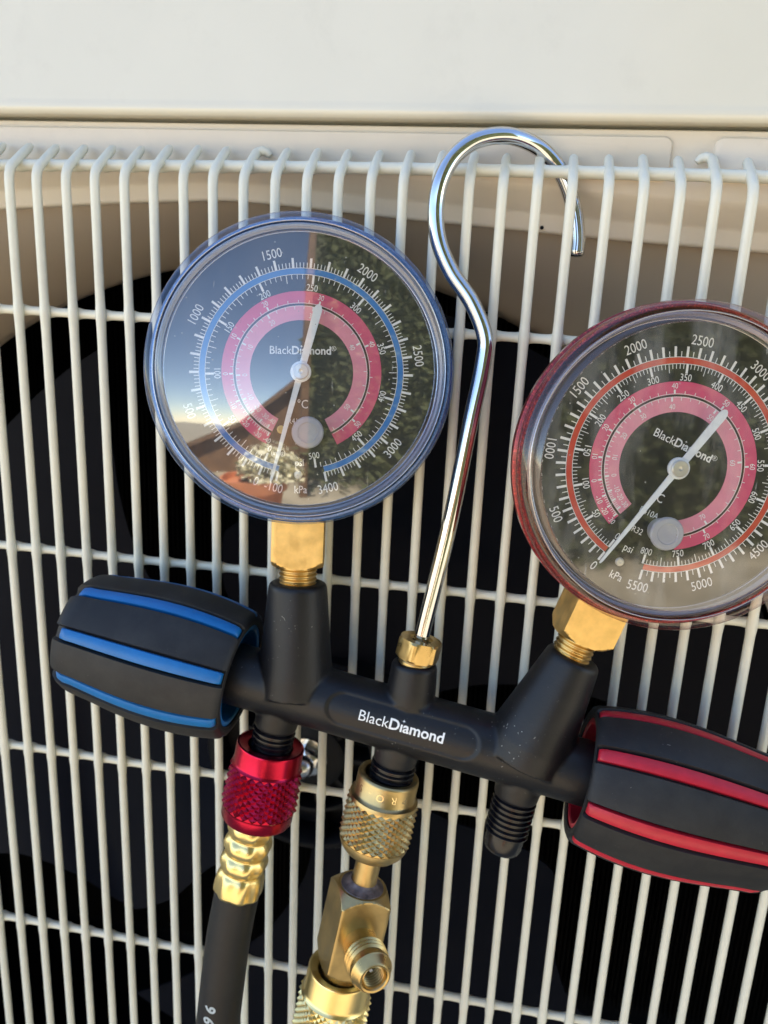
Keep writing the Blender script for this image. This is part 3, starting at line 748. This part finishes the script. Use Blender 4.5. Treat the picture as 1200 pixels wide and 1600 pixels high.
gauge(G(48.7, 89.1), pR, rad(11), rad(1.5), 41.0, dict(
    rot=3.5, label='red high pressure gauge', case='case_red', rim='rim_r', lens='lens_r', pink=(-158, 151), band='ring_red', neg=None, dome=330,
    kpa=(0, 5500, lambda k: -168+.0612*k), kstep=50, psi=800, klab=[0, 500, 1000, 1500, 2000, 2500, 3000, 3500, 4000, 4500, 5000, 5500], plab=list(range(0, 801, 50)),
    tout={-30: -155.7, -20: -147.2, -10: -138, 0: -125, 10: -107.6, 20: -85.7, 30: -59.3, 40: -27.3, 50: 12.9, 60: 64.8, 70: 126.4},
    tin={-30: -153, -20: -144.5, -10: -136, 0: -123, 10: -106, 20: -84, 30: -58.5, 40: -29.5, 50: 10, 60: 61, 70: 122}, tmax=(75, 75),
    words=[('R410A', 0, -13.0, 1.6), ('R32', -.6, -18.3, 1.6), ('psi', -.5, -23.4, 2.0), ('kPa', 0, -31.2, 2.1)],
    needle=12.8, plug=(4.5, -15.9)))

# ---- hook, hex nut
hook_pts = [(14.2, -19.6, -12.0), (14.8, -19.2, -7.0), (19.8, -15.5, 23.3), (23.6, -12.0, 53.6), (25.6, -9.6, 69.4), (25.4, -8.8, 76.6), (21.2, -7.9, 85.2), (15.2, -7.0, 92.7), (11.2, -6.2, 100.7), (9.9, -5.5, 108.7), (10.9, -5.0, 115.9), (14.0, -3.0, 122.0), (19.5, 0.0, 126.5), (27.2, 4.2, 128.2), (34.5, 8.6, 126.6), (39.9, 10.7, 122.8), (43.8, 10.9, 117.2), (46.5, 10.9, 110.6), (48.0, 10.4, 103.8), (48.2, 9.9, 98.7)]
P = catmull(hook_pts, 10); N_ = len(P)
part('hook', tube(P, lambda i: 2.2 if i < N_-2 else (2.05 if i == N_-2 else 1.7), 28), 'chrome', mg, ang=60)
hd = (Vector(hook_pts[2])-Vector(hook_pts[1])).normalized()
hf = Fr(Vector(hook_pts[1])-hd*1.2, hd, VN)
mb = MB(); vs = []; zs = [-5.9, -5.3, -.6, 0]
for z in zs:
    for k in range(72):
        a = 2*pi*k/72; r = min(5.75/cos((a+pi/6) % (pi/3)-pi/6), 6.5 if z in (-5.3, -.6) else 5.9)
        vs.append(hf.pol(r, a+.35, z))
mb.add(vs, [(i*72+k, i*72+(k+1) % 72, (i+1)*72+(k+1) % 72, (i+1)*72+k) for i in range(3) for k in range(72)]+[tuple(range(72))[::-1]])
lathe(hf, [(5.9, 0), (3.6, .05), (3.0, -.5), (2.5, -.6)], 72, mb=mb)
lathe(hf, [(5.0, -5.9), (4.6, -6.2), (4.9, -6.8), (4.9, -9.5)], 40, mb=mb)
part('hex_nut', mb, 'brass', mg, ang=22)

# ---------------------------------------------------------------- knurls
def knurl(fr, z0, z1, r, n, rows, depth, taper=0.0, mb=None):
    """diamond knurl: every second lattice point raised into a small pyramid"""
    mb = mb or MB(); W_ = 2*n; H_ = rows*2; vs = []; fs = []
    def rr(z): return r+taper*(z-(z0+z1)/2)/(z1-z0)*2
    rk = random.Random(int(r*10)+n)
    for j in range(H_+1):
        z = z0+(z1-z0)*j/H_
        for i in range(W_):
            hi = (i+j) % 2 == 0 and 0 < j < H_
            vs.append(fr.pol(rr(z)+(depth*rk.uniform(.78, 1.08) if hi else 0), 2*pi*i/W_+rk.uniform(-.05, .05)*pi/W_, z+rk.uniform(-.04, .04)))
    ix = lambda i, j: j*W_+i % W_
    for j in range(H_+1):
        for i in range(W_):
            if (i+j) % 2: continue
            c = ix(i, j); L_, R_ = ix(i-1, j), ix(i+1, j)
            if j < H_: U_ = ix(i, j+1); fs += [(c, R_, U_), (c, U_, L_)]
            if j > 0: D_ = ix(i, j-1); fs += [(c, D_, R_), (c, L_, D_)]
    return mb.add(vs, fs)

# ---------------------------------------------------------------- charging hose with the red coupling
hoset = thing('charging_hose', G(-36.5, -150), 'black rubber hose with knurled red coupling and ridged gold ferrule below the blue gauge', 'hose')
f_ = Fr(G(-38.5, -18.4), -gdir(-.01, 1, 0), VN)
mb = lathe(f_, [(6.9, 9), (6.9, .6), (8.0, .5), (9.5, 0), (10.05, .15), (10.2, .7), (10.2, 5.9), (10.35, 6.3), (10.7, 6.8)], 72)
cp = part('coupling', mb, 'anod', hoset, ang=30)
part('knurled_grip', knurl(f_, 6.8, 20.4, 10.5, 25, 6, 1.0, .35), 'anod', cp, ang=12)
part('coupling_foot', lathe(f_, [(11.0, 20.4), (10.9, 21.0), (10.9, 23.6), (10.5, 24.3), (9.8, 24.7), (6.5, 24.8)], 72), 'anod', cp, ang=30)
ff = Fr(G(-39.0, -42.6), -gdir(.012, 1, 0), VN)
def ferr_r(r, z, a):
    q = (a*8/(2*pi)+.25) % 1-.5; poly = (cos(pi/8)/cos(q*2*pi/8))
    k = min(1, max(0, (z-1)/3)); return r+(r-5.9)*.20*cos(8*a+pi)*k-.12*k*(1-abs(cos(4*a)))
prof = [(6.2, -.6), (6.3, 0)]
for b_ in range(3):
    z0 = .4+b_*6.0
    prof += [(6.2+1.15*sin(pi*(i+.5)/12)**.8, z0+6.0*(i+.5)/12) for i in range(12)]
prof += [(6.4, 18.5), (6.8, 19.1), (7.25, 20.4), (7.45, 22.4), (7.5, 25.2), (7.4, 25.9), (6.9, 26.1)]
part('ferrule', lathe(ff, prof, 96, ferr_r), 'gold', hoset, ang=75)
hp = [G(-39.2, -64), G(-39.3, -70), G(-39.0, -84, .3), G(-37.8, -100, .6), G(-36.2, -118, .6), G(-34.2, -138, .2), G(-32, -160, -.4)]
HP = catmull(hp, 8)
tub = part('tube', tube(HP, 6.95, 40), 'hose', hoset, ang=60)
mb = MB()
for ch, s_, t_ in (('6', -38.4, -105.4), ('9', -38.1, -109.5), ('1', -37.6, -113.2), ('4', -37.1, -117.0)):
    V, F_, w_ = text2d(ch, 4.9, .03, 1.0); V, F_ = finer(V, F_, .8); vs = []
    for x, y in V:                      # reads upwards along the hose
        q = G(s_-(y-1.7), t_+x, 30)
        ok, loc, nn, ii = tub.ray_cast((q-root_org(tub))*MM, -VN); vs.append(loc/MM+root_org(tub)+VN*.05 if ok else q-VN*24)
    mb.add(vs, F_)
part('printed_number', mb, 'hoseprint', tub, flat=True)

# ---------------------------------------------------------------- brass tee adapter on the middle port
tee = thing('tee_adapter', G(-2, -84), 'brass tee adapter with knurled nut and open side port facing forward below the manifold middle', 'pipe fitting')
f_ = Fr(G(-1.9, -17.0), -gdir(-.005, 1, 0), VN)
nut = part('coupling_nut', lathe(f_, [(7.0, 8), (7.0, .5), (7.3, .1), (8.6, 0), (9.0, .3), (9.15, .8), (9.15, 6.0), (9.5, 6.5), (10.2, 6.9), (10.35, 7.6), (10.4, 8.0)], 72), 'brass_dull', tee, ang=40)
part('knurled_grip', knurl(f_, 8.0, 21.0, 10.2, 25, 7, .75, .1), 'brass', nut, ang=12)
part('nut_foot', lathe(f_, [(10.4, 21.0), (10.3, 22.0), (9.7, 23.4), (8.4, 24.9), (6.6, 25.6), (4, 25.7)], 72), 'brass_dull', nut, ang=50)
mb = MB()
for ch, al in (('P', 44), ('R', 22), ('O', -3), ('-', -24), ('S', -46), ('E', -68)):
    V, F_, w_ = text2d(ch, 3.1, -.012, .95); V, F_ = finer(V, F_, .8)
    mb.add([f_.pol(9.19, x/9.19-rad(al), 3.4+(y-1.05)) for x, y in V], F_)      # stamped upside down
part('stamped_letters', mb, mat('stamp', (.86, .68, .36), .25, 1.0), nut, flat=True)
part('neck', lathe(f_, [(3.8, 24), (3.85, 37.5), (4.3, 37.9)], 40), 'brass_dull', tee)
bf = Fr(G(-1.9, -54.2), -gdir(-.005, 1, 0), (VN*cos(rad(26))+VS*sin(rad(26))))
part('tee_body', square_block(bf, 7.7, 0, 27.5, True, True, 160, nz=90), 'brass_dull', tee, ang=20)
part('solder_joint', lathe(Fr(bf.o, -bf.a, VN), [(6.6, -.3), (6.5, .25), (5.4, .5), (4.4, 1.1), (3.9, 2.0)], 40), 'solder', tee)
pd = gdir(.462, .055, .885); pf = Fr(G(-1.9, -68.4), pd, VT)
mb = lathe(pf, [(5.2, 5), (5.15, 12.2), (5.35, 12.6)], 56)
z = 12.6
for k in range(3):
    mb2 = lathe(pf, [(5.3, z), (6.25, z+.5), (6.3, z+.8), (5.55, z+1.35)], 56, mb=mb); z += 1.4
lathe(pf, [(5.5, z), (5.6, z+.1), (5.6, z+1.5), (6.1, z+1.9), (6.1, z+2.8), (5.7, z+3.2), (4.9, z+5.2), (4.3, z+5.7), (3.8, z+5.6), (3.5, z+5.1), (3.45, z+4.6)], 56, mb=mb)
sp = part('side_port', mb, 'brass', tee, ang=40)
mb = threads(pf, z-4, z+4.8, 3.45, .9, .5, 40); lathe(pf, [(2.9, z-3.5), (.01, z-3.5)], 32, mb=mb)
part('inner_thread', mb, 'brass_dull', sp)
part('valve_core', lathe(pf, [(1.5, z-3.5), (1.5, z-.8), (1.1, z-.4), (.75, z-.3), (.75, z+1.9), (.5, z+2.3), (.01, z+2.3)], 24), 'steel', sp)
part('lower_neck', lathe(Fr(bf.o, bf.a, VN), [(6.4, 26.5), (6.6, 27.6), (6.6, 32), (6.2, 34)], 48), 'brass', tee)

# ---------------------------------------------------------------- gold coupling of the next hose
gc = thing('hose_coupling', G(-2, -130), 'shiny gold knurled hose coupling at the bottom edge under the brass tee', 'hose coupling')
f_ = Fr(G(-2.2, -83.2), -gdir(-.008, 1, 0), VN)
part('collar', lathe(f_, [(7.2, 5), (7.2, 1), (8.0, .7), (9.6, .1), (10.0, .25), (10.2, .8), (10.2, 7.4), (10.5, 8.2), (10.9, 8.8)], 72), 'gold', gc, ang=30)
part('knurled_grip', knurl(f_, 8.8, 34, 10.8, 32, 12, .75), 'gold', gc, ang=12)
part('tail', lathe(f_, [(10.9, 34), (10.6, 36), (7, 37), (7, 60)], 48, cap1=True), 'gold', gc)

# ---------------------------------------------------------------- what the lenses mirror: paving, hedge, shed, post, flower pot (all behind the camera)
def struct(name, mb, m_, kind='structure', **k):
    o = part(name, mb, m_, None, **k); o['kind'] = kind; return o
mb = MB(); box(mb, WF, -60000, 60000, -60000, 60000, -640, -600); struct('ground', mb, 'paving')
mb = MB()
for i in range(9000):
    x = random.uniform(370, 5200); z = -600+3600*random.random(); y = -2500+random.gauss(0, 170)-.12*(x-370)
    c = Vector((x+60*sin(z*.006), y, z)); r = random.uniform(35, 70)
    q = Matrix.Rotation(random.uniform(0, 6.28), 3, 'Z') @ Matrix.Rotation(random.uniform(0, 3.1), 3, 'X')
    mb.add([c+q @ Vector(p)*r for p in ((-1, 0, 0), (0, -.5, .1), (1, 0, 0), (0, .5, .1))], [(0, 1, 2, 3)])
box(mb, WF, 460, 5100, -3300, -2950, -600, 2900)
ho = struct('hedge', mb, 'leaf', 'stuff', flat=True)
hw = thing('garden_wall', (0, 480, -600), 'rendered wall behind the outdoor unit that shades it from the sun', 'wall')
mb = MB(); box(mb, WF, -7000, 7000, 420, 620, -600, 1080); part('wall_face', mb, 'panel', hw)
mb = MB(); box(mb, WF, -7000, 7000, 395, 645, 1080, 1120); part('coping', mb, 'paving', hw)
pt = thing('timber_post', (330, -2200, -600), 'brown timber post standing at the end of the hedge', 'post')
mb = MB(); box(mb, WF, 295, 365, -2240, -2160, -600, 2400); part('post_shaft', mb, 'timber', pt, bevel=4)
sh = thing('garden_shed', (-300, -3600, -600), 'brown timber shed with a steep roof behind the flower pot', 'shed')
def prism(pts, y0, y1):
    n = len(pts); return MB().add([(x, y, z) for y in (y0, y1) for x, z in pts], [tuple(range(n)), tuple(n+i for i in range(n))[::-1]]+[(i, (i+1) % n, n+(i+1) % n, n+i) for i in range(n)])
part('shed_wall', prism([(-1250, -600), (800, -600), (800, 610), (360, 600), (-316, 20), (-1250, -420)], -3300, -4600), 'timber', sh, flat=False)
part('shed_roof', prism([(-1400, -410), (-316, 85), (370, 680), (880, 690), (880, 620), (380, 605), (-316, 20), (-1400, -480)], -3200, -4700), 'timber', sh, flat=False)
po = thing('flower_pot', (-85, -1570, -600), 'terracotta pot of cream flowers on the paving', 'flower pot')
pfm = Fr((-85, -1570, -600), (0, 0, 1), (1, 0, 0))
pot = part('pot', lathe(pfm, [(.1, 0), (150, 0), (190, 250), (212, 252), (217, 315), (200, 316), (190, 280), (.1, 275)], 40), 'pot', po)
mb = MB(); random.seed(3)
for i in range(700):
    a = random.uniform(0, 6.28); r = 215*math.sqrt(random.random()); c = pfm.pol(r, a, 320+random.uniform(0, 240)*(1-(r/260)**2))+Vector((110, 0, 0)); s_ = random.uniform(14, 27)
    q = Matrix.Rotation(random.uniform(0, 6.28), 3, 'Z') @ Matrix.Rotation(random.uniform(-.9, .9), 3, 'X')
    mb.add([c+q @ Vector((s_*cos(k*pi/3), s_*sin(k*pi/3), 0)) for k in range(6)], [tuple(range(6))])
part('blossom', mb, 'petal', po, flat=True, kind='stuff')
mb = MB()
for i in range(300):
    a = random.uniform(0, 6.28); r = 200*math.sqrt(random.random()); c = pfm.pol(r, a, 290+random.uniform(0, 120))+Vector((80, 0, 0)); s_ = random.uniform(14, 30)
    q = Matrix.Rotation(random.uniform(0, 6.28), 3, 'Z') @ Matrix.Rotation(random.uniform(-1.2, 1.2), 3, 'X')
    mb.add([c+q @ Vector(p)*s_ for p in ((-1, 0, 0), (0, -.4, 0), (1, 0, 0), (0, .4, 0))], [(0, 1, 2, 3)])
part('foliage', mb, 'leaf', po, flat=True, kind='stuff')
for o in bpy.data.objects:
    if 'org' in o: del o['org']
